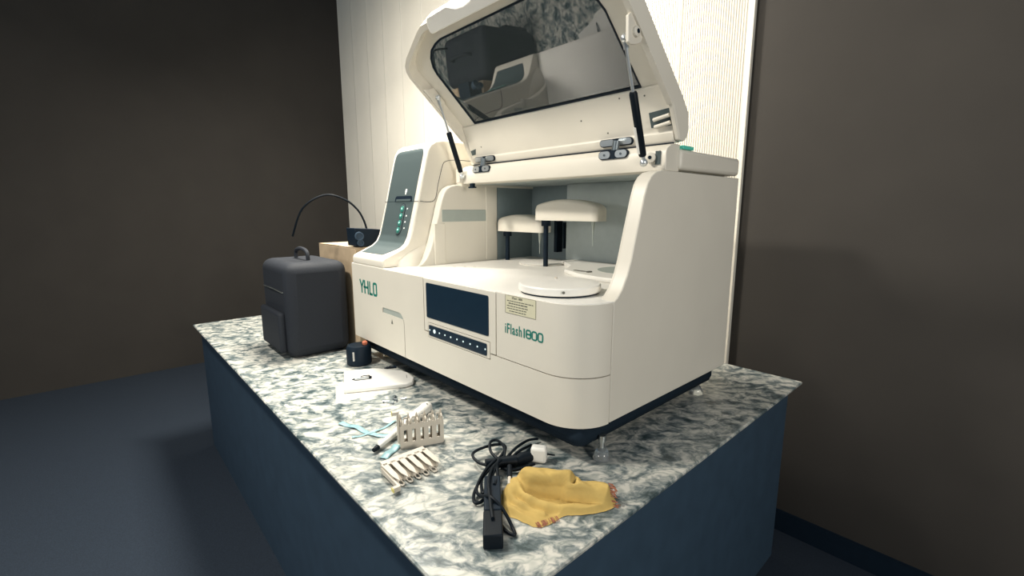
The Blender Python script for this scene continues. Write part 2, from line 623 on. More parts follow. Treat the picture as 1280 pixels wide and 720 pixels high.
# turntable cover
tc_ = (-0.217, 0.149)
bm = B()
lathe(bm, [(0.10, 0.358), (0.122, 0.3605), (0.1225, 0.366)], (tc_[0], tc_[1], 0), n=48)
link('turntable_base', bm, M['dark'], an, label='dark ring under the round cover')
bm = B()
lathe(bm, [(0.01, 0.366), (0.126, 0.366), (0.1285, 0.369), (0.1285, 0.385), (0.125, 0.389), (0.09, 0.3905), (0.002, 0.391)], (tc_[0], tc_[1], 0), n=64)
tt = link('turntable_cover', bm, M['deck'], an, label='round white turntable cover')
bm = B()
lathe(bm, [(0.004, 0), (0.004, 0.003)], (-0.120, 0.058, 0.379), (0.8, -0.6, 0), n=10)
link('cover_pin', bm, M['grey_ink'], tt)
bm = B()
lathe(bm, [(0.005, 0.39), (0.005, 0.395), (0.002, 0.396)], (-0.27, 0.19, 0), n=12)
link('knob', bm, M['rack'], tt)
# raised deck parts behind
bm = B()
pl = [(-0.06, 0.42), (-0.06, 0.78), (-0.70, 0.78), (-0.70, 0.70), (-0.56, 0.60), (-0.48, 0.47), (-0.36, 0.41), (-0.22, 0.39)]
plate(bm, pl, [], XY, 0.3605, 0.378)
link('rear_platform', bm, M['deck'], an, bevel=0.006, seg=3)
bm = B()
lathe(bm, [(0.001, 0.3785), (0.115, 0.3785), (0.115, 0.3795), (0.001, 0.380)], (-0.285, 0.62, 0), n=40)
link('reagent_cover', bm, M['grey_pale'], an, label='grey round reagent cover')
bm = B()
lathe(bm, [(0.001, 0.3605), (0.11, 0.3605), (0.115, 0.366), (0.10, 0.370), (0.001, 0.371)], (-0.78, 0.66, 0), n=40)
link('wash_station', bm, M['deck'], an)
bm = B()
plate(bm, rrect(-0.43, -0.37, 0.462, 0.478, 0.006), [], XY, 0.378, 0.3795)
plate(bm, rrect(-0.36, -0.345, 0.455, 0.48, 0.006), [], XY, 0.378, 0.382)
link('slot', bm, M['grey_ink'], an)
for x, y in ((-0.93, 0.30), (-0.90, 0.33), (-0.97, 0.27)):
    link('scuff_mark', box(B(), x, x + 0.02, y, y + 0.004, 0.3605, 0.3612), M['rack'], an)


# probe arms
def arm(px, py, base_z, zb, zt, length, yw, post_z):
    """arched cover over a slim post, needle at the far right end"""
    bm = B()
    x0, x1 = px - 0.028, px - 0.028 + length
    h = zt - zb
    rows = []
    NS = 28
    for i in range(NS + 1):
        u = 0.5 - 0.5 * cos(pi * i / NS)
        x = x0 + (x1 - x0) * u
        e0, e1 = min(u * length / 0.020, 1.0), min((1 - u) * length / 0.038, 1.0)
        hw = yw / 2 * (0.68 + 0.32 * math.sqrt(1 - (1 - e0) ** 2)) * (0.55 + 0.45 * math.sqrt(1 - (1 - e1) ** 2))
        hw *= 1.0 - 0.18 * u
        top = zb + h * (0.70 + 0.30 * math.sin(pi * min(1, max(0, (u * 1.0)))) ** 0.8) - h * 0.06 * u
        top -= h * 0.10 * (1 - e0) ** 2 + h * 0.06 * (1 - e1) ** 3
        r = min(0.014, hw * 0.6)
        sec = [(-hw, zb), (-hw, top - r), (-hw + r * 0.3, top - r * 0.3), (-hw + r, top), (hw - r, top), (hw - r * 0.3, top - r * 0.3), (hw, top - r), (hw, zb)]
        rows.append([bm.verts.new((x, py + a, b)) for a, b in sec])
    for q, w_ in zip(rows, rows[1:]):
        for k in range(8):
            bm.faces.new((q[k], q[(k + 1) % 8], w_[(k + 1) % 8], w_[k]))
    bm.faces.new(rows[0])
    bm.faces.new(rows[-1][::-1])
    a = link('probe_arm', bm, M['shell'], an, smooth=50)
    bm = B()
    lathe(bm, [(0.011, base_z), (0.011, zb + 0.002)], (px, py, 0), n=16)
    lathe(bm, [(0.021, zb - 0.026), (0.021, zb + 0.001)], (px, py, 0), n=16)
    link('arm_post', bm, M['dark'], a, label='slim dark post of the arm')
    bm = B()
    nx = x1 - 0.045
    lathe(bm, [(0.0015, zb - 0.10), (0.002, zb - 0.055), (0.006, zb - 0.028), (0.009, zb + 0.001)], (nx, py, 0), n=12)
    link('probe_needle', bm, M['grey_pale'], a, label='thin grey probe needle')


arm(-0.693, 0.585, 0.36, 0.567, 0.658, 0.335, 0.10, 0)
arm(-1.012, 0.640, 0.36, 0.508, 0.592, 0.30, 0.10, 0)
link('inner_bracket', box(box(B(), -0.86, -0.84, 0.82, 0.862, 0.40, 0.56), -0.81, -0.80, 0.83, 0.862, 0.42, 0.55), M['dark'], an, label='dark bracket on the recess back wall')

# ---- tower
TP = [(0.004, 0.3605), (0.004, 0.388), (0.010, 0.398), (0.030, 0.408), (0.070, 0.425), (0.105, 0.440), (0.130, 0.460), (0.146, 0.490), (0.158, 0.530), (0.184, 0.625),
      (0.212, 0.735), (0.240, 0.840), (0.252, 0.880), (0.268, 0.905), (0.295, 0.922), (0.335, 0.930)]
XT0, XT1 = -1.428, -1.116


def tower_y(z):
    for (a, b), (c, d) in zip(TP[2:], TP[3:]):
        if b <= z <= d:
            return a + (c - a) * (z - b) / (d - b)
    return TP[-1][0]


bm = B()
# smooth grid over the profile, right front corner rolled back towards the base
secs = []
nx = 14
for i in range(nx + 1):
    x = XT0 + (XT1 - XT0) * i / nx
    secs.append(x)
tp2 = TP + [(0.86, 0.930), (0.86, 0.3605)]
plate(bm, tp2, [], YZ, XT0, XT1)
tw = link('tower_housing', bm, M['shell'], an, bevel=0.013, seg=4)
# foot flare at the tower's right front corner
bm = B()
fl = []
for z, g in ((0.3605, 0.055), (0.372, 0.050), (0.39, 0.036), (0.42, 0.016), (0.46, 0.003)):
    y0 = tower_y(max(z, 0.41)) + 0.01
    fl.append([(XT1 - 0.06, y0 + 0.006 if z > 0.4 else 0.012, z), (XT1 - 0.01 + g * 0.35, y0 + 0.03, z), (XT1 + g * 0.75, y0 + 0.10, z), (XT1 + g * 0.4, y0 + 0.16, z), (XT1 - 0.03, y0 + 0.17, z)])
rows = [[bm.verts.new(p) for p in r] for r in fl]
for a, b in zip(rows, rows[1:]):
    for k in range(4):
        bm.faces.new((a[k], a[k + 1], b[k + 1], b[k]))
link('tower_foot', bm, M['shell'], tw, sub=2, smooth=80)


def tower_sheet(x_lo, x_hi, z_lo, z_hi, off, thick, fr=None, n=26):
    """thin sheet following the tower front; fr(f) trims the sides for rounded corners (f = 0..1 up the sheet)"""
    bm = B()
    rows = []
    for i in range(n + 1):
        f = i / n
        z = z_lo + (z_hi - z_lo) * f
        y = tower_y(z)
        y2 = tower_y(min(z + 0.004, z_hi))
        y1 = tower_y(max(z - 0.004, z_lo))
        nn = Vector((0, -0.008, (y2 - y1))).normalized()
        a, b = (fr(f) if fr else (0, 0))
        p = Vector((0, y, z)) + nn * off
        q = Vector((0, y, z)) + nn * (off - thick)
        rows.append([bm.verts.new((x_lo + a, p.y, p.z)), bm.verts.new((x_hi - b, p.y, p.z)), bm.verts.new((x_hi - b, q.y, q.z)), bm.verts.new((x_lo + a, q.y, q.z))])
    for r, s in zip(rows, rows[1:]):
        for k in range(4):
            bm.faces.new((r[k], r[(k + 1) % 4], s[(k + 1) % 4], s[k]))
    bm.faces.new(rows[0])
    bm.faces.new(rows[-1][::-1])
    return bm


def corner(r, H):
    def fr(f):
        d = (1 - f) * H
        if d < r:
            c = r - math.sqrt(max(r * r - (r - d) ** 2, 0))
            return (c, c)
        return (0, 0)
    return fr


link('upper_door_panel', tower_sheet(-1.405, -1.150, 0.6515, 0.893, 0.002, 0.006, corner(0.032, 0.2415), 40), M['grey_panel'], tw, label='grey satin upper panel')


def low_fr(f):
    return (0.0, 0.0)


bm = tower_sheet(-1.405, -1.150, 0.412, 0.6495, 0.002, 0.006, lambda f: (0.012 * max(0, 1 - f * 6), 0.035 * max(0, 1 - f * 7) ** 1.5), 44)
link('lower_front_panel', bm, M['grey_panel'], tw, label='grey satin lower panel with buttons')
link('panel_seam', tower_sheet(-1.429, -1.1155, 0.6493, 0.6517, 0.0012, 0.004, None, 2), M['dark'], tw)
bm = B()
tube(bm, smooth_line([(XT1 + 0.0005, tower_y(0.6505) + 0.008, 0.6505), (XT1 + 0.0005, 0.275, 0.655), (XT1 + 0.0005, 0.300, 0.73), (XT1 + 0.0005, 0.325, 0.81), (XT1 + 0.0005, 0.345, 0.835), (XT1 + 0.0005, 0.40, 0.845), (XT1 + 0.0005, 0.50, 0.846)], 6), 0.0013, 6)
link('side_seam', bm, M['dark'], tw)
link('finger_slot', tower_sheet(-1.325, -1.168, 0.652, 0.676, 0.0035, 0.004, corner(0.014, 0.024), 14), M['dark'], tw, label='dark finger slot')
link('slot_lip', tower_sheet(-1.312, -1.178, 0.6518, 0.6615, 0.0045, 0.004, corner(0.004, 0.0097), 8), M['grey_panel'], tw)
bm = tower_sheet(-1.243, -1.227, 0.693, 0.709, 0.003, 0.002, corner(0.008, 0.016), 8)
me2 = tower_sheet(-1.239, -1.231, 0.683, 0.695, 0.003, 0.002, None, 2)
tmp = bpy.data.meshes.new('k')
me2.to_mesh(tmp)
me2.free()
bm.from_mesh(tmp)
link('keyhole_mark', bm, M['white_ink'], tw, label='white keyhole mark')


def pill(f, r=0.026, H=0.155):
    d = min(f, 1 - f) * H
    if d < r:
        c = r - math.sqrt(max(r * r - (r - d) ** 2, 0))
        return (c, c)
    return (0, 0)


link('button_track', tower_sheet(-1.263, -1.210, 0.494, 0.642, 0.0032, 0.003, lambda f: pill(f, 0.026, 0.148), 40), M['dark'], tw, label='thin dark outline of the button track')
bt = link('button_bed', tower_sheet(-1.2605, -1.2125, 0.4965, 0.6395, 0.0042, 0.003, lambda f: pill(f, 0.024, 0.143), 40), M['grey_panel'], tw)
for z in (0.614, 0.582, 0.549, 0.517):
    y = tower_y(z)
    nrm = Vector((0, -0.965, 0.262))
    c = Vector((-1.236, y, z)) + nrm * 0.003
    b_ = link('button', lathe(B(), [(0.015, 0), (0.015, 0.003), (0.012, 0.0045)], c, nrm, 18), M['led_green'], tw, label='round green lit button')
    bm = lathe(B(), [(0.0042, 0.0045), (0.0042, 0.0055)], c + Vector((0.002, 0, 0.002)), nrm, 10)
    link('button_symbol', bm, M['led_core'], tw)
for x, z in ((-1.193, 0.617), (-1.190, 0.584), (-1.191, 0.556), (-1.188, 0.528)):
    y = tower_y(z)
    bm = lathe(B(), [(0.0042, 0.0), (0.0042, 0.0032)], (x, y, z), (0, -0.965, 0.262), 8)
    link('button_mark', bm, M['white_ink'], tw)

# ---- beam with hinges
bm = B()
bprof = [(0.392, 0.7305), (0.390, 0.735), (0.390, 0.786), (0.396, 0.797), (0.415, 0.809), (0.432, 0.8135), (0.47, 0.8135), (0.47, 0.7305)]
plate(bm, bprof, [], YZ, -1.062, -0.012)
bmx = link('beam', bm, M['shell'], an, bevel=0.002)
link('beam_ceiling', box(B(), -1.066, -0.047, 0.472, 0.86, 0.733, 0.7365), M['recess_shade_pale'], an)
bm = B()
box(bm, -1.068, -1.040, 0.368, 0.3895, 0.735, 0.795)
link('spring_bracket', bm, M['shell'], bmx, bevel=0.003)
bm = B()
box(bm, -0.985, -0.965, 0.385, 0.40, 0.714, 0.7305)
box(bm, -0.99, -0.955, 0.380, 0.40, 0.710, 0.716)
link('latch', bm, M['dark'], bmx, label='small dark latch under the beam')
link('hinge_seam', box(B(), -1.017, -0.013, 0.4275, 0.436, 0.8137, 0.8165), M['dark'], bmx, label='dark hinge seam')
bm = B()
lathe(bm, [(0.016, 0), (0.016, 0.016), (0.012, 0.018)], (-0.062, 0.3895, 0.771), (0.3, -0.95, 0), 20)
rl = link('roller', bm, M['shell'], bmx)
bm = B()
lathe(bm, [(0.0055, 0.018), (0.0055, 0.020)], (-0.062, 0.3895, 0.771), (0.3, -0.95, 0), 12)
link('roller_hole', bm, M['dark'], bmx)
link('end_slot', box(box(B(), -0.046, -0.031, 0.386, 0.3895, 0.750, 0.79), -0.033, -0.030, 0.385, 0.3895, 0.75, 0.79), M['grey_panel'], bmx, label='grey slot at the beam end')
link('status_strip', box(B(), -0.105, -0.0012, 0.472, 0.54, 0.7995, 0.811), M['green_bar'], an, bevel=0.002, label='green status strip')
for (xa, xb, zc) in ((-0.965, -0.845, 0.794), (-0.262, -0.146, 0.797)):
    hg = link('hinge', lathe(B(), [(0.012, -0.03), (0.012, 0.03)], ((xa + xb) / 2, 0.398, 0.808), (0.15, 0.0, 1), 12), M['metal_dark'], an, label='dark folding hinge link')
    bm = B()
    plate(bm, rrect(xa, xb, zc - 0.018, zc + 0.010, 0.0138), [], XZ, 0.3855, 0.395)
    link('hinge_cup', bm, M['dark'], hg)
    xm = (xa + xb) / 2
    for x0, x1 in ((xa + 0.003, xm - 0.010), (xm + 0.010, xb - 0.003)):
        bm = B()
        plate(bm, rrect(x0, x1, zc - 0.0158, zc + 0.0078, 0.0115), [], XZ, 0.383, 0.386)
        link('hinge_leaf', bm, M['chrome'], hg, label='bright metal hinge leaf')
        bm = lathe(B(), [(0.004, 0), (0.004, 0.002)], ((x0 + x1) / 2, 0.383, zc - 0.004), (0, -1, 0), 10)
        link('screw', bm, M['metal_dark'], hg)
    bm = B()
    plate(bm, rrect(xa - 0.02, xb - 0.005, 0.824, 0.848, 0.0118), [], lambda a, b, t: (a, t + (b - 0.83) * -0.2, b), 0.418, 0.43)
    link('hinge_cup', bm, M['dark'], hg)
    for x0, x1 in ((xa - 0.017, xm - 0.018), (xm - 0.002, xb - 0.008)):
        bm = B()
        plate(bm, rrect(x0, x1, 0.8262, 0.8458, 0.0095), [], lambda a, b, t: (a, t + (b - 0.83) * -0.2, b), 0.4155, 0.419)
        link('hinge_leaf', bm, M['chrome'], hg, label='steel hinge leaf')

# ---- lid (raised)
EL = radians(41.5)
CE, SE = cos(EL), sin(EL)
HY, HZ = 0.47, 0.838


def LID(x, s, t):
    return (x, HY - s * CE + t * SE, HZ + s * SE + t * CE)


XM = -0.515


def mir(p):
    return (2 * XM - p[0], p[1])


half = [(-1.035, 0.12), (-1.037, 0.465), (-1.028, 0.490), (-1.006, 0.515), (-0.965, 0.538), (-0.80, 0.603), (-0.765, 0.613)]
top = [(-0.60, 0.616), (-0.565, 0.612), (-0.545, 0.600), (-0.515, 0.596)]
outer = half + top + [mir(p) for p in (half + top[:-1])[::-1]]
w = 0.018
halfi = [(-1.035 + w, 0.15), (-1.037 + w, 0.462), (-1.010, 0.482), (-0.993, 0.501), (-0.957, 0.521), (-0.795, 0.585), (-0.762, 0.592)]
topi = [(-0.60, 0.594), (-0.55, 0.584), (-0.515, 0.580)]
inner = halfi + topi + [mir(p) for p in (halfi + topi[:-1])[::-1]]
bm = B()
outer_c = [(outer[0][0], 0.12)] + outer[1:-1] + [(outer[-1][0], 0.12)]
inner_c = [(inner[0][0], 0.1205)] + inner[1:-1] + [(inner[-1][0], 0.1205)]
# open-bottomed U-shaped wall
plate(bm, outer_c + inner_c[::-1], [], LID, 0.0, 0.062)
lid = link('lid', bm, M['shell'], an, bevel=0.006, seg=3, label='raised white lid frame')
gl = [(-0.930, 0.167), (-0.930, 0.420), (-0.922, 0.452), (-0.898, 0.485), (-0.862, 0.512), (-0.815, 0.528), (-0.775, 0.535)]
hole = gl + [mir(p) for p in gl[::-1]]
skin_o = [(-1.025, 0.11)] + [(x + (0.008 if x < XM else -0.008), s - 0.006) for x, s in outer_c[1:-1]] + [(-0.005, 0.11)]
bm = B()
plate(bm, skin_o, [hole], LID, 0.046, 0.060)
link('lid_skin', bm, M['shell'], lid, bevel=0.002)
bm = B()
g2 = [((x - XM) * 1.012 + XM, 0.35 + (s - 0.35) * 1.02) for x, s in hole]
plate(bm, g2, [], LID, 0.049, 0.054)
link('lid_window', bm, M['glass'], lid, smooth=0, label='smoked translucent window')
bm = B()
gi = [((x - XM) * 0.990 + XM, 0.35 + (s - 0.35) * 0.972) for x, s in hole]
plate(bm, [((x - XM) * 1.003 + XM, 0.35 + (s - 0.35) * 1.008) for x, s in hole], [gi], LID, 0.0445, 0.0489)
link('window_gasket', bm, M['dark'], lid, label='dark gasket round the window')
# hinge-side bend: side cheeks and the pale base panel
ck = [(0.434, 0.822), (0.424, 0.842), LID(0, 0.12, 0.004)[1:], LID(0, 0.20, 0.0)[1:], LID(0, 0.20, 0.060)[1:], LID(0, 0.10, 0.064)[1:], LID(0, 0.04, 0.058)[1:], (0.488, 0.860), (0.478, 0.832), (0.462, 0.82)]
for xa, xb in ((-1.0355, -1.018), (-0.012, 0.0055)):
    bm = B()
    plate(bm, ck, [], YZ, xa, xb)
    link('lid_cheek', bm, M['shell'], lid, bevel=0.005, seg=3)
g0 = LID(0, 0.166, 0.043)
bp_ = [(0.434, 0.8165), (0.4265, 0.826), (0.4235, 0.845), (0.4265, 0.851), (g0[1] - 0.002, g0[2] - 0.004), (g0[1] + 0.006, g0[2] + 0.006), (0.462, 0.862), (0.47, 0.82)]
bm = B()
plate(bm, bp_, [], YZ, -1.017, -0.013)
link('lid_base_panel', bm, M['shell'], lid, bevel=0.0025)
for x, s in ((-0.93, 0.3), (-0.35, 0.55), (-0.18, 0.9), (-0.25, 0.15), (-0.09, 0.85)):
    y = 0.4265 + (g0[1] - 0.002 - 0.4265) * s
    z = 0.851 + (g0[2] - 0.004 - 0.851) * s
    link('rivet', lathe(B(), [(0.0028, 0), (0.0028, 0.0012)], (x, y, z), (0, -0.85, -0.5), 8), M['grey_ink'], lid)
# corner pockets by the hinge side
bm = B()
yq = lambda f: 0.4265 + (g0[1] - 0.002 - 0.4265) * f
zq = lambda f: 0.851 + (g0[2] - 0.004 - 0.851) * f
P_ = lambda x, f, t: (x, yq(f) - t * 0.88, zq(f) - t * 0.46)
plate(bm, [(-0.085, 0.12), (-0.016, 0.12), (-0.016, 0.50), (-0.085, 0.46)], [], P_, -0.001, 0.0012)
link('corner_pocket', bm, M['grey_panel'], lid, label='grey corner pocket')
bm = B()
plate(bm, [(-1.012, 0.06), (-0.985, 0.08), (-0.972, 0.26), (-1.012, 0.22)], [], P_, -0.001, 0.0012)
link('corner_pocket', bm, M['grey_panel'], lid, label='grey corner pocket')
for f in (0.14, 0.30):
    bm = B()
    tube(bm, [P_(-0.07, f, 0.006), P_(-0.016, f + 0.06, 0.006)], 0.006, 10)
    link('pocket_rib', bm, M['shell'], lid)
# bright front bar
bm = B()
fb = [(-0.735, 0.582), (-0.716, 0.617), (-0.705, 0.626), (-0.58, 0.628), (-0.55, 0.612), (-0.515, 0.608)]
fbar = fb + [mir(p) for p in fb[:-1][::-1]] + [mir((-0.725, 0.574)), (-0.725, 0.574)]
plate(bm, fbar, [], LID, -0.006, 0.030)
link('front_bar', bm, M['deck'], lid, bevel=0.004)
# spring mounts on the lid
lp = LID(-1.0, 0.35, 0.03)
bm = B()
plate(bm, [(0.27, 0.002), (0.40, 0.002), (0.375, 0.045), (0.30, 0.045)], [], lambda a, b, t: LID(t, a, b), -1.017, -1.006)
link('spring_mount', bm, M['shell'], lid, bevel=0.003)
bm = B()
plate(bm, [(0.155, 1.039), (0.151, 1.102), (0.159, 1.109), (0.171, 1.112), (0.201, 1.111), (0.223, 1.070), (0.214, 1.050), (0.192, 1.041), (0.166, 1.035)], [], YZ, -0.010, 0.0)
sm_ = link('spring_mount', bm, M['shell'], lid, bevel=0.004, seg=3)
link('mount_boss', lathe(B(), [(0.013, 0), (0.013, 0.008), (0.010, 0.010)], (0.0, 0.182, 1.068), (1, 0, 0), 18), M['shell'], lid)
link('mount_hole', lathe(B(), [(0.006, 0.0095), (0.006, 0.0108)], (0.0, 0.182, 1.068), (1, 0, 0), 12), M['dark'], lid)


# gas springs
def gas_spring(p, q, split):
    p, q = Vector(p), Vector(q)
    d = (q - p).normalized()
    Ln = (q - p).length
    sp = link('gas_spring', tube(B(), [p + d * 0.020, p + d * 0.024, p + d * (Ln * split - 0.006), p + d * (Ln * split)], [0.0095, 0.0115, 0.0115, 0.0095], 16), M['black'], an, label='black gas spring with bright rod')
    link('rod', tube(B(), [p + d * (Ln * split - 0.01), q - d * 0.02], 0.0045, 12), M['chrome'], sp, label='bright rod')
    bm = ball(B(), p, 0.0125)
    tube(bm, [p, p + d * 0.022], 0.007, 12)
    link('ball_joint', bm, M['chrome'], sp)
    bm = ball(B(), q, 0.0115)
    tube(bm, [q, q - d * 0.028], 0.0075, 12)
    link('ball_joint', bm, M['chrome'], sp)
    return sp, p, d, Ln


gas_spring((-1.033, 0.378, 0.765), (-0.998, 0.233, 1.082), 0.58)
s2, p, d, Ln = gas_spring((-0.058, 0.342, 0.754), (-0.032, 0.183, 1.062), 0.60)
link('spring_label', tube(B(), [p + d * 0.03 + Vector((-0.004, -0.003, 0)), p + d * 0.11 + Vector((-0.004, -0.003, 0))], 0.0095, 12), M['white_plastic'], s2, label='pale label on the spring')

# feet
def foot(x, y):
    bm = B()
    lathe(bm, [(0.011, -0.036), (0.011, -0.055), (0.007, -0.056), (0.007, -0.085)], (x, y, 0), n=14)
    f_ = link('foot', bm, M['steel'], an, label='levelling foot with clear cup')
    bm = lathe(B(), [(0.008, -0.074), (0.015, -0.080), (0.026, -0.101), (0.026, -0.1098), (0.002, -0.1098)], (x, y, 0), n=20)
    link('foot_cup', bm, M['clear'], f_, label='clear foot cup')


for x, y in ((-0.012, 0.118), (-0.06, 0.80), (XL + 0.10, 0.12), (XL + 0.10, 0.80)):
    foot(x, y)

# lettering on the front
INK = -0.0011


def ring(x0, x1, z0, z1, t, r, extra=None):
    holes = [rrect(x0 + t, x1 - t, z0 + t, z1 - t, max(r - t, 0.001))]
    if extra:
        zm = (z0 + z1) / 2
        holes = [rrect(x0 + t, x1 - t, z0 + t, zm - t / 2, max(r - t, 0.001)), rrect(x0 + t, x1 - t, zm + t / 2, z1 - t, max(r - t, 0.001))]
    return rrect(x0, x1, z0, z1, r), holes


def stroke(bm, a, b, wd):
    a, b = Vector(a), Vector(b)
    d = (b - a).normalized()
    n = Vector((-d.y, d.x)) * wd / 2
    plate(bm, [tuple(a + n), tuple(b + n), tuple(b - n), tuple(a - n)], [], XZ, INK, 0.002)


bm = B()
z0, z1 = 0.226, 0.289
wd = 0.010
# Y
stroke(bm, (-1.347, z1), (-1.3285, z0 + 0.030), wd)
stroke(bm, (-1.306, z1), (-1.3285, z0 + 0.030), wd)
stroke(bm, (-1.3285, z0 + 0.034), (-1.3285, z0), wd)
# H with the left stem joined to the Y by a low bar
stroke(bm, (-1.297, z1), (-1.297, z0), wd)
stroke(bm, (-1.263, z1), (-1.263, z0), wd)
stroke(bm, (-1.309, z0 + 0.031), (-1.263, z0 + 0.031), wd * 0.9)
# L
stroke(bm, (-1.245, z1), (-1.245, z0), wd)
stroke(bm, (-1.250, z0 + 0.005), (-1.219, z0 + 0.005), wd)
# O
oo, hh = ring(-1.213, -1.173, z0, z1, wd, 0.013)
plate(bm, oo, hh, XZ, INK, 0.002)
link('maker_lettering', bm, M['teal_ink'], an, smooth=0, label='teal lettering YHLO')
bm = fit(text_mesh('iFlash', 0.03, 0.003), -0.306, -0.231, 0.2355, 0.2675, 0.0004)
z0, z1 = 0.236, 0.2645
stroke(bm, (-0.2205, z0), (-0.2205, z1), 0.0048)
for i in range(3):
    x = -0.2135 + i * 0.0245
    oo, hh = ring(x, x + 0.0225, z0, z1, 0.0044, 0.008, i == 0)
    plate(bm, oo, hh, XZ, INK, 0.002)
link('model_lettering', bm, M['teal_ink'], an, smooth=0, label='teal lettering iFlash 1800')
bm = B()
plate(bm, [(-0.3045, 0.3005), (-0.172, 0.3005), (-0.172, 0.3565), (-0.3045, 0.3565)], [], XZ, -0.0008, 0.002)
st = link('sticker', bm, M['sticker'], an, smooth=0, label='pale yellow printed sticker')
bm = B()
fr_o = [(-0.3045, 0.3005), (-0.172, 0.3005), (-0.172, 0.3565), (-0.3045, 0.3565)]
fr_i = [(-0.3035, 0.3013), (-0.173, 0.3013), (-0.173, 0.3557), (-0.3035, 0.3557)]
plate(bm, fr_o, [fr_i], XZ, -0.0012, -0.0006)
link('sticker_border', bm, M['grey_ink'], st)
bm = fit(text_mesh('iFlash 1800', 0.01, 0.001), -0.274, -0.229, 0.3465, 0.3535, -0.0008)
rnd = random.Random(4)
for k, (xa, xb) in enumerate(((-0.296, -0.183), (-0.289, -0.207), (-0.297, -0.205), (-0.296, -0.210), (-0.286, -0.214))):
    x = xa
    zz = 0.3395 - k * 0.0078
    while x < xb:
        l = rnd.uniform(0.006, 0.014)
        box(bm, x, min(x + l, xb), -0.0012, -0.0006, zz - 0.0012, zz + (0.0014 if k != 1 else 0.0022))
        x += l + 0.0025
link('sticker_print', bm, M['grey_ink'], st, smooth=0, label='small grey print')

# ---------------------------------------------------------------- things left of the analyzer
cb = thing('carton_box', (-1.78, 0.30, T), 'beige cardboard carton standing on the counter left of the analyzer', 'carton')
link('carton_body', box(B(), -2.02, -1.52, 0.06, 0.52, T, 0.418), M['carton'], cb, bevel=0.004)
for sgn in (0, 1):
    bm = B()
    if sgn == 0:
        plate(bm, [(-2.02, 0.418), (-1.772, 0.4205), (-1.772, 0.4235), (-2.02, 0.421)], [], XZ, 0.06, 0.52)
    else:
        plate(bm, [(-1.768, 0.4205), (-1.52, 0.418), (-1.52, 0.421), (-1.768, 0.4235)], [], XZ, 0.06, 0.52)
    link('flap', bm, M['carton'], cb)

cm = thing('camera_device', (-1.585, 0.16, 0.4225), 'black camera device with two round lenses and a cable, on the beige carton', 'camera')
bm = B()
plate(bm, [(0.075, 0.428), (0.14, 0.4235), (0.255, 0.4235), (0.275, 0.455), (0.255, 0.505), (0.18, 0.514), (0.07, 0.520)], [], YZ, -1.64, -1.535)
cbod = link('camera_body', bm, M['dark'], cm, bevel=0.008)
for y, z, r in ((0.095, 0.480, 0.022), (0.100, 0.445, 0.017)):
    bm = lathe(B(), [(r, 0), (r, 0.035), (r * 0.8, 0.036), (r * 0.72, 0.028), (0.001, 0.027)], (-1.545, y, z), (1, -0.35, 0), 18)
    link('lens', bm, M['navy_panel'], cm, label='round bluish lens')
bm = tube(B(), smooth_line([(-1.60, 0.165, 0.51), (-1.60, 0.15, 0.56), (-1.605, 0.12, 0.615), (-1.615, 0.06, 0.665), (-1.64, -0.03, 0.685), (-1.70, -0.12, 0.62), (-1.76, -0.16, 0.48)], 6), 0.0055, 8)
link('cable', bm, M['black'], cm)

bg = thing('equipment_bag', (-1.72, -0.10, T), 'tall black nylon equipment bag standing left of the analyzer front', 'bag')
bm = box(B(), -1.98, -1.56, -0.27, 0.035, T, 0.36)
link('bag_body', bm, M['bag'], bg, bevel=0.05, seg=4, smooth=60)
link('pocket', box(B(), -1.93, -1.61, -0.30, -0.265, T + 0.03, 0.12), M['bag'], bg, bevel=0.015, seg=3)
bm = tube(B(), smooth_line([(-1.86, -0.12, 0.355), (-1.85, -0.12, 0.40), (-1.77, -0.12, 0.415), (-1.69, -0.12, 0.40), (-1.68, -0.12, 0.355)], 6), 0.010, 8)
link('handle', bm, M['bag'], bg)
bm = tube(B(), smooth_line([(-1.93, -0.272, 0.22), (-1.77, -0.276, 0.225), (-1.61, -0.272, 0.22)], 4), 0.003, 6)
link('zipper', bm, M['steel'], bg, label='grey zipper')

pt = thing('cylinder_case', (-1.312, -0.040, T), 'small black cylindrical case with pale stripe and orange knob, by the analyzer lower left corner', 'case')
pb = link('case_body', lathe(B(), [(0.052, T), (0.057, T + 0.006), (0.057, T + 0.080), (0.050, T + 0.092), (0.01, T + 0.093)], (-1.312, -0.040, 0), n=32), M['dark'], pt)
link('stripe', box(B(), -1.2755, -1.2715, -0.087, -0.079, T + 0.03, T + 0.072), M['white_plastic'], pt, label='pale vertical stripe')
link('knob', lathe(B(), [(0.010, T + 0.093), (0.012, T + 0.096), (0.012, T + 0.106), (0.008, T + 0.111)], (-1.292, -0.018, 0), n=16), M['orange'], pt, label='orange knob')

# ---------------------------------------------------------------- things on the counter in front
ws = thing('plastic_panel', (-1.03, -0.10, T), 'white rounded plastic panel lying under pens at the analyzer front', 'panel')
out = [(-1.2093, -0.1589), (-1.1473, -0.0373), (-1.0512, 0.0302), (-0.9870, 0.0414), (-0.9266, 0.0297), (-0.8900, 0.0025), (-0.8856, -0.0318), (-0.9379, -0.1399), (-0.9927, -0.2489)]
bm = B()
plate(bm, out, [], XY, T + 0.0015, T + 0.020)
link('panel_body', bm, M['white_plastic'], ws, bevel=0.006, seg=3)
bm = B()
plate(bm, [(-0.9748, 0.0188), (-0.9400, 0.0013), (-0.9386, 0.0028), (-0.9734, 0.0204)], [], XY, T + 0.019, T + 0.0206)
link('panel_mark', bm, M['grey_ink'], ws)
pp = link('paper_sheet', plate(B(), [(-1.0889, -0.2426), (-1.1377, -0.1604), (-0.8956, -0.0556), (-0.9148, -0.1512), (-0.9182, -0.2484), (-0.9228, -0.3087)], [], XY, T, T + 0.0012), M['paper'], smooth=0)
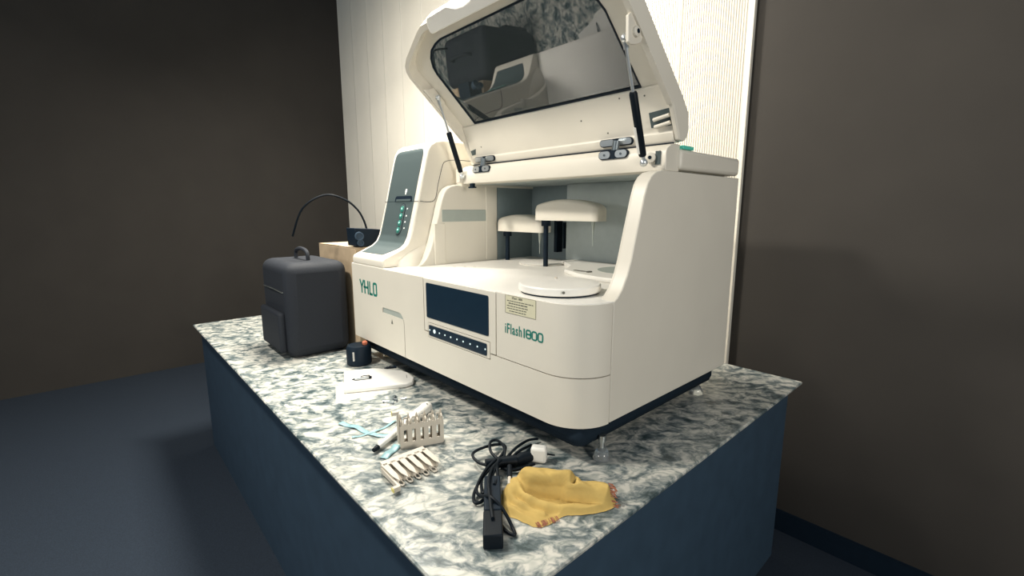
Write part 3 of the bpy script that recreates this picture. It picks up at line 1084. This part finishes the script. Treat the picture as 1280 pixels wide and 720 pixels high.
tag(pp, 'white paper sheet lying under the rounded plastic panel', 'paper')


def pen(name, a, b, r, z, m1, m2, label):
    a, b = Vector((*a, z)), Vector((*b, z))
    d = (b - a).normalized()
    t = thing(name, tuple((a + b) / 2 - Vector((0, 0, r))), label, 'pen')
    Ln = (b - a).length
    link('barrel', tube(B(), [a + d * 0.012, a + d * 0.014, b - d * 0.012, b - d * 0.01], [r * 0.8, r, r, r * 0.85], 12), m1, t)
    link('tip', tube(B(), [a, a + d * 0.0125], [r * 0.25, r * 0.8], 10), m2, t)
    link('cap', tube(B(), [b - d * 0.012, b], [r * 1.02, r * 0.9], 12), m2, t)
    side = Vector((0, 0, 1))
    c0, c1 = b - d * (Ln * 0.55), b - d * 0.01
    link('clip', tube(B(), smooth_line([c0 + side * (r + 0.001), c0 + side * (r + 0.004) + d * 0.01, c1 + side * (r + 0.003), c1 + side * r * 0.8], 3), 0.0018, 6), m2, t)
    return t


pen('pen', (-1.0616, -0.1863), (-1.0352, -0.1103), 0.0058, T + 0.0262, M['steel'], M['black'], 'grey pen with dark clip lying on the white plastic panel')
pen('marker_pen', (-1.1040, -0.0203), (-1.0794, 0.0297), 0.0055, T + 0.0258, M['black'], M['dark'], 'short black marker on the back edge of the white plastic panel')

sc = thing('loose_screw', (-0.81, -0.13, T), 'cluster of small loose metal screws between the panel and the racks', 'screws')
ORG[sc] = Vector((-0.81, -0.13, T))
rnd = random.Random(7)
for k in range(6):
    x, y = -0.79 + rnd.uniform(-0.03, 0.03), -0.13 + rnd.uniform(-0.035, 0.035)
    a = rnd.uniform(0, 6.28)
    bm = tube(B(), [(x, y, T + 0.0045), (x + 0.018 * cos(a), y + 0.018 * sin(a), T + 0.0045)], 0.0025, 8)
    tube(bm, [(x + 0.018 * cos(a), y + 0.018 * sin(a), T + 0.0045), (x + 0.022 * cos(a), y + 0.022 * sin(a), T + 0.0045)], 0.0044, 8)
    link('screw', bm, M['metal_dark'] if k % 2 else M['steel'], sc)


# racks
def rack(mx, label):
    L_, H_, DP = 0.135, 0.108, 0.022
    t = thing('sample_rack', tuple(mx.translation), label, 'rack', 'sample racks on the marble counter')
    pitch = (L_ - 0.010) / 5

    def put(name, bm, m, bev=0.0008, parent=None, label=None):
        bmesh.ops.transform(bm, matrix=mx, verts=bm.verts)
        return link(name, bm, m, parent or t, bevel=bev, label=label)
    holes = []
    for i in range(5):
        x = 0.005 + pitch * (i + 0.5)
        holes.append([(x - 0.0055, 0.022), (x + 0.0055, 0.022), (x + 0.0055, 0.062), (x - 0.0055, 0.062)])
    put('front_plate', plate(B(), rrect(0, L_, 0.0, 0.078, 0.006), holes, XZ, 0.0, 0.0022), M['rack'])
    put('base_bar', box(B(), 0.001, L_ - 0.001, 0.0022, DP, 0.0005, 0.016), M['rack'])
    for i in range(6):
        x = 0.005 + pitch * i
        bm = B()
        plate(bm, [(0.0022, 0.016), (DP, 0.016), (DP, 0.080), (DP * 0.55, 0.094), (0.0022, 0.088)], [], YZ, x - 0.0022, x + 0.0022)
        put('divider', bm, M['rack'])
    for i in range(5):
        x = 0.005 + pitch * (i + 0.5)
        bm = B()
        fz = [(x - 0.0068, 0.078), (x - 0.0068, 0.096), (x - 0.004, 0.103), (x + 0.004, 0.103), (x + 0.0068, 0.096), (x + 0.0068, 0.078)]
        inn = rrect(x - 0.004, x + 0.004, 0.081, 0.097, 0.003)
        plate(bm, fz, [inn], XZ, 0.0, 0.0022)
        put('finger', bm, M['rack'], 0.0005)
    # back plate: comb of pointed strips between open channels
    bm = B()
    for i in range(6):
        x = 0.005 + pitch * i
        plate(bm, [(x - 0.0085, 0.014), (x + 0.0085, 0.014), (x + 0.0075, 0.080), (x, 0.108), (x - 0.0075, 0.080)], [], XZ, DP, DP + 0.0022)
    box(bm, 0.0, L_, DP, DP + 0.0022, 0.0, 0.024)
    put('back_comb', bm, M['rack'])
    hk = put('hook', plate(B(), [(-0.006, 0.02), (0.0, 0.02), (0.0, 0.122), (-0.020, 0.122), (-0.020, 0.112), (-0.006, 0.112)], [], XZ, 0.004, 0.018), M['rack'], label='hooked end of the rack')
    put('tag', plate(B(), [(-0.0215, 0.111), (-0.0195, 0.111), (-0.0195, 0.1235), (-0.0215, 0.1235)], [], XZ, 0.006, 0.016), M['rack_label'], 0, label='yellow tag')
    return t


ax = Vector((0.35, 0.937, 0)).normalized()
zz = Vector((0, 0, 1))
ay = zz.cross(ax)
mx = Matrix(((ax.x, ay.x, zz.x, -0.453), (ax.y, ay.y, zz.y, -0.297), (ax.z, ay.z, zz.z, T), (0, 0, 0, 1)))
rack(mx, 'ivory five-slot sample rack standing upright on the marble')
ax = Vector((0.0, 1.0, 0)).normalized()
zz = Vector((0.998, -0.02, -0.06)).normalized()
ax = (ax - zz * ax.dot(zz)).normalized()
ay = zz.cross(ax)
mx = Matrix(((ax.x, ay.x, zz.x, -0.382), (ax.y, ay.y, zz.y, -0.400), (ax.z, ay.z, zz.z, T + 0.0085), (0, 0, 0, 1)))
rack(mx, 'ivory five-slot sample rack lying flat with its comb side up')

# white hand tool
a, b = Vector((*(-0.4928, -0.3566), T + 0.012)), Vector((*(-0.6368, -0.0779), T + 0.021))
d = (b - a).normalized()
Ln = (b - a).length
tl = thing('hand_tool', tuple((a + b) / 2 - Vector((0, 0, 0.016))), 'white slim hand tool with black tip lying behind the upright rack', 'tool')
prof = [(0.0, 0.006), (0.03, 0.0085), (0.09, 0.0105), (0.12, 0.013), (0.17, 0.018), (Ln - 0.03, 0.0205), (Ln - 0.010, 0.018), (Ln, 0.009)]
link('tool_body', tube(B(), [a + d * h for h, r in prof], [r for h, r in prof], 18), M['white_plastic'], tl, smooth=60)
link('tool_tip', tube(B(), [a - d * 0.012, a + d * 0.008], [0.0065, 0.0085], 14), M['black'], tl, label='black tip')
link('tool_button', lathe(B(), [(0.004, 0), (0.004, 0.003)], b - d * 0.022 + Vector((0.010, -0.004, 0.016)), (0.4, -0.2, 1), 10), M['grey_ink'], tl)


# teal film strips
def film(pts, wd, label, seed):
    rn = random.Random(seed)
    c = smooth_line([(*p, T + 0.004) for p in pts], 6)
    bm = B()
    rows = []
    for i, p in enumerate(c):
        dd = (c[min(i + 1, len(c) - 1)] - c[max(i - 1, 0)]).normalized()
        n = Vector((-dd.y, dd.x, 0))
        h = 0.003 + 0.0028 * sin(i * 1.1 + seed)
        rows.append([bm.verts.new(p + n * (wd * (k - 1.5) / 3) + Vector((0, 0, h * (0.3 + 0.7 * abs(sin(k * 1.3 + i * 0.7))) - 0.003))) for k in range(4)])
    for r, s in zip(rows, rows[1:]):
        for k in range(3):
            bm.faces.new((r[k], r[k + 1], s[k + 1], s[k]))
    o = link('film_strip', bm, M['teal_film'], solid=0.0008, smooth=80)
    tag(o, label, 'film strip', None)


film([(-0.7498, -0.3638), (-0.6846, -0.3358), (-0.5874, -0.3116), (-0.5539, -0.2668)], 0.020, 'pale teal film strip stretching left from the hand tool', 1)
film([(-0.6242, -0.3758), (-0.6129, -0.2991), (-0.6373, -0.2131)], 0.010, 'narrow teal film strip crossing under the hand tool', 2)
film([(-0.4411, -0.3606), (-0.4600, -0.3275), (-0.4811, -0.2865)], 0.026, 'short teal film strip between the two racks', 3)

# ---------------------------------------------------------------- power cable with adapter and plug
cb = thing('power_cable', (-0.1, -0.18, T), 'black power cable bundle with long black adapter and white plug, beside the yellow cloth', 'cable')
a, b = Vector((*(-0.1103, -0.2191), T + 0.018)), Vector((*(0.0593, -0.3585), T + 0.018))
d = (b - a).normalized()
n = Vector((-d.y, d.x, 0))
up = Vector((0, 0, 1))
Ln = (b - a).length
mxA = Matrix(((d.x, n.x, 0, a.x), (d.y, n.y, 0, a.y), (0, 0, 1, T + 0.001), (0, 0, 0, 1)))
link('adapter', box(B(), -0.01, Ln * 0.60, -0.021, 0.021, 0, 0.034, mxA), M['dark'], cb, bevel=0.004, seg=3, label='dark grey half of the adapter')
link('adapter_end', box(B(), Ln * 0.605, Ln, -0.022, 0.022, -0.0005, 0.035, mxA), M['black'], cb, bevel=0.004, seg=3, label='black end of the adapter')


def P3(px, h):
    return (px[0], px[1], T + h)


loops = [
    [P3((-0.1548, -0.1574), .020), P3((-0.2032, -0.1869), .022), P3((-0.2535, -0.1738), .024), P3((-0.2577, -0.1255), .026), P3((-0.2467, -0.0719), .020), P3((-0.2125, -0.0826), .024), P3((-0.1699, -0.1503), .030)],
    [P3((-0.1639, -0.1436), .026), P3((-0.2175, -0.1341), .030), P3((-0.2571, -0.1043), .034), P3((-0.2569, -0.0760), .030), P3((-0.2074, -0.0903), .028), P3((-0.1548, -0.1456), .022)],
    [P3((-0.1638, -0.1555), .030), P3((-0.1432, -0.2235), .024), P3((-0.1149, -0.2750), .014), P3((-0.0879, -0.2933), .008), P3((-0.0818, -0.2677), .012), P3((-0.1260, -0.2046), .030), P3((-0.1669, -0.1470), .034)],
    [P3((-0.1729, -0.1536), .034), P3((-0.1518, -0.2111), .030), P3((-0.1214, -0.2622), .018), P3((-0.0924, -0.2746), .016), P3((-0.0449, -0.2826), .042), P3((-0.0019, -0.2789), .030), P3((0.0411, -0.2849), .006), P3((0.0591, -0.2964), .006), P3((0.0424, -0.3032), .006), P3((0.0058, -0.2955), .006)],
    [P3((-0.1670, -0.1349), .030), P3((-0.1430, -0.1904), .036), P3((-0.0954, -0.2436), .042), P3((-0.0322, -0.2906), .041), P3((0.0205, -0.3272), .040)],
    [P3((-0.1701, -0.1261), .020), P3((-0.1917, -0.0596), .026), P3((-0.2083, 0.0063), .020), P3((-0.2058, 0.0461), .012)],
    [P3((-0.1609, -0.1282), .014), P3((-0.1738, -0.0666), .024), P3((-0.1844, -0.0033), .018)],
    [P3((-0.1578, -0.1489), .012), P3((-0.1308, -0.1311), .010), P3((-0.1186, -0.0998), .010), P3((-0.1119, -0.0621), .010)],
    [P3((-0.1606, -0.1984), .030), P3((-0.1348, -0.2357), .020), P3((-0.0998, -0.2584), .012), P3((-0.1152, -0.2246), .022), P3((-0.1430, -0.1904), .030)],
    [P3((-0.1503, -0.1699), .032), P3((-0.1065, -0.2045), .030), P3((-0.0806, -0.2373), .036)],
]
for l in loops:
    link('cord', tube(B(), smooth_line(l, 6), 0.0042, 8), M['black'], cb)
link('cable_tie', tube(B(), [P3((-0.1895, -0.1778), .022), P3((-0.1471, -0.1009), .020)], [0.013, 0.016], 12), M['black'], cb)
link('cord_grip', tube(B(), [P3((-0.1487, -0.1148), .016), P3((-0.1486, -0.0775), .018), P3((-0.1392, -0.0480), .018)], [0.012, 0.017, 0.015], 12), M['black'], cb, smooth=60)
a = Vector(P3((-0.1235, -0.0307), .0))
mxP = Matrix.Translation(a) @ Matrix.Rotation(radians(35), 4, 'Z')
pg = link('plug', box(B(), -0.024, 0.022, -0.016, 0.016, 0.002, 0.048, mxP), M['white_plastic'], cb, bevel=0.008, seg=3, label='white plug')
link('plug_pin', tube(B(), [a + Vector((0.012, 0.018, 0.022)), a + Vector((0.030, 0.034, 0.020))], 0.0025, 8), M['black'], pg)
link('jack', tube(B(), [P3((-0.0826, -0.1834), .032), P3((-0.1237, -0.1464), .03)], [0.007, 0.0075], 12), M['black'], cb)
link('jack_barrel', tube(B(), [P3((-0.0620, -0.2019), .030), P3((-0.0826, -0.1834), .032)], 0.005, 12), M['rack'], cb, label='pale jack barrel')

# ---------------------------------------------------------------- yellow cloth
cl = thing('yellow_cloth', (0.03, -0.13, T), 'crumpled yellow cleaning cloth with frayed rust hem, near the counter corner', 'cloth')
E1, E2 = Vector((0.67, 0.742, 0)), Vector((-0.742, 0.67, 0))
O0 = Vector((0.0, -0.15, T))


def CL(a, b, h):
    return O0 + E1 * a + E2 * b + Vector((0, 0, h))


def seg_d(p, a, b):
    ax_, ay_ = a
    bx, by = b
    dx, dy = bx - ax_, by - ay_
    t = max(0, min(1, ((p[0] - ax_) * dx + (p[1] - ay_) * dy) / (dx * dx + dy * dy)))
    return math.hypot(p[0] - ax_ - t * dx, p[1] - ay_ - t * dy), t


OUT = [(-0.098, 0.030), (-0.075, 0.052), (-0.035, 0.066), (0.03, 0.060), (0.090, 0.046), (0.112, 0.022), (0.135, 0.018), (0.172, 0.012), (0.186, -0.010),
       (0.178, -0.040), (0.14, -0.060), (0.09, -0.070), (0.055, -0.072), (0.036, -0.084), (0.012, -0.104), (-0.018, -0.113), (-0.055, -0.090), (-0.102, -0.056), (-0.104, -0.010)]
OUTS = smooth_line([(*p, 0) for p in OUT + OUT[:1]], 6)[:-1]


def roll(p, pts, r, h0, h1):
    """height of a half-round fold running along pts"""
    best = 0.0
    n_ = len(pts) - 1
    for k in range(n_):
        d, t = seg_d(p, pts[k], pts[k + 1])
        if d < r:
            u = (k + t) / n_
            best = max(best, (h0 + (h1 - h0) * u) * math.sqrt(1 - (d / r) ** 2))
    return best


FOLDS = [([(-0.030, 0.036), (0.074, 0.022)], 0.038, 0.068, 0.066),
         ([(-0.074, 0.012), (-0.030, 0.034)], 0.034, 0.036, 0.060),
         ([(0.072, 0.002), (0.165, -0.014)], 0.029, 0.052, 0.050),
         ([(-0.062, 0.002), (-0.030, -0.036), (0.010, -0.052), (0.060, -0.056), (0.135, -0.050)], 0.0140, 0.034, 0.014),
         ([(-0.088, -0.004), (-0.052, -0.046), (0.000, -0.074)], 0.012, 0.026, 0.010),
         ([(-0.094, -0.034), (-0.050, -0.080)], 0.012, 0.014, 0.012)]


def clh(p, e):
    a, b = p
    hs = [roll(p, *f_) for f_ in FOLDS] + [0.007 + 0.003 * sin(a * 60 + b * 30)]
    h = sum(q ** 14 for q in hs) ** (1 / 14)
    # creases
    for q0, q1, dep, r in (((0.092, 0.040), (0.082, 0.000), 0.014, 0.007), ((-0.060, 0.040), (-0.035, -0.010), 0.010, 0.008), ((-0.02, -0.004), (0.05, -0.018), 0.010, 0.010),
                           ((0.01, 0.03), (0.04, -0.01), 0.005, 0.010), ((0.11, 0.0), (0.15, -0.03), 0.004, 0.008)):
        d, t = seg_d(p, q0, q1)
        h -= dep * math.exp(-(d / r) ** 2)
    h += 0.0016 * sin(a * 95 + 2 * sin(b * 70)) + 0.0012 * sin(b * 150 - a * 40)
    return max(h * min(1.0, e * 7 + 0.05), 0.0015)


bm = B()
NR, NA = 60, len(OUTS)
cen = bm.verts.new(CL(0.03, -0.012 - 0.42 * max(0.0, clh((0.03, -0.012), 1) - 0.034), clh((0.03, -0.012), 1)))
rings = []
for i in range(1, NR + 1):
    f = i / NR
    row = []
    for k in range(NA):
        a, b = 0.03 + (OUTS[k].x - 0.03) * f, -0.012 + (OUTS[k].y + 0.012) * f
        wob = 0.004 * f * sin(k * 1.7) * (1 if i == NR else 0.3)
        h = clh((a, b), 1 - f)
        row.append(bm.verts.new(CL(a + wob * 0.4, b + wob * 0.3 - 0.42 * max(0.0, h - 0.034), h)))
    rings.append(row)
for k in range(NA):
    bm.faces.new((cen, rings[0][k], rings[0][(k + 1) % NA]))
for r, s in zip(rings, rings[1:]):
    for k in range(NA):
        bm.faces.new((r[k], s[k], s[(k + 1) % NA], r[(k + 1) % NA]))
link('cloth_body', bm, M['cloth'], cl, smooth=180, sub=1)
rnd = random.Random(3)
bm = B()
for k in range(34):
    f = rnd.random()
    a, b = 0.036 - 0.054 * f, -0.086 - 0.026 * f
    ln = rnd.uniform(0.002, 0.007)
    w_ = rnd.uniform(-0.004, 0.006)
    tube(bm, [CL(a - 0.004, b + 0.006, 0.0075), CL(a, b, 0.0055), CL(a + w_, b - ln, rnd.uniform(0.001, 0.004))], 0.0007, 4)
for k in range(46):
    t_ = rnd.uniform(-0.1, 1.05) * pi
    a, b, h = 0.178, -0.014 - 0.025 * cos(t_), 0.046 * max(sin(t_), 0.05)
    ln = rnd.uniform(0.002, 0.010) + 0.010 * max(0, 0.4 - sin(t_))
    tube(bm, [CL(a - 0.010, b * 0.9, h), CL(a + ln * 0.4, b + rnd.uniform(-0.003, 0.003), h * 0.92), CL(a + ln, b + rnd.uniform(-0.005, 0.005), max(h * 0.8, 0.0015))], 0.0010, 4)
link('frayed_hem', bm, M['hem'], cl, kind='stuff', label='frayed rust-brown hem')
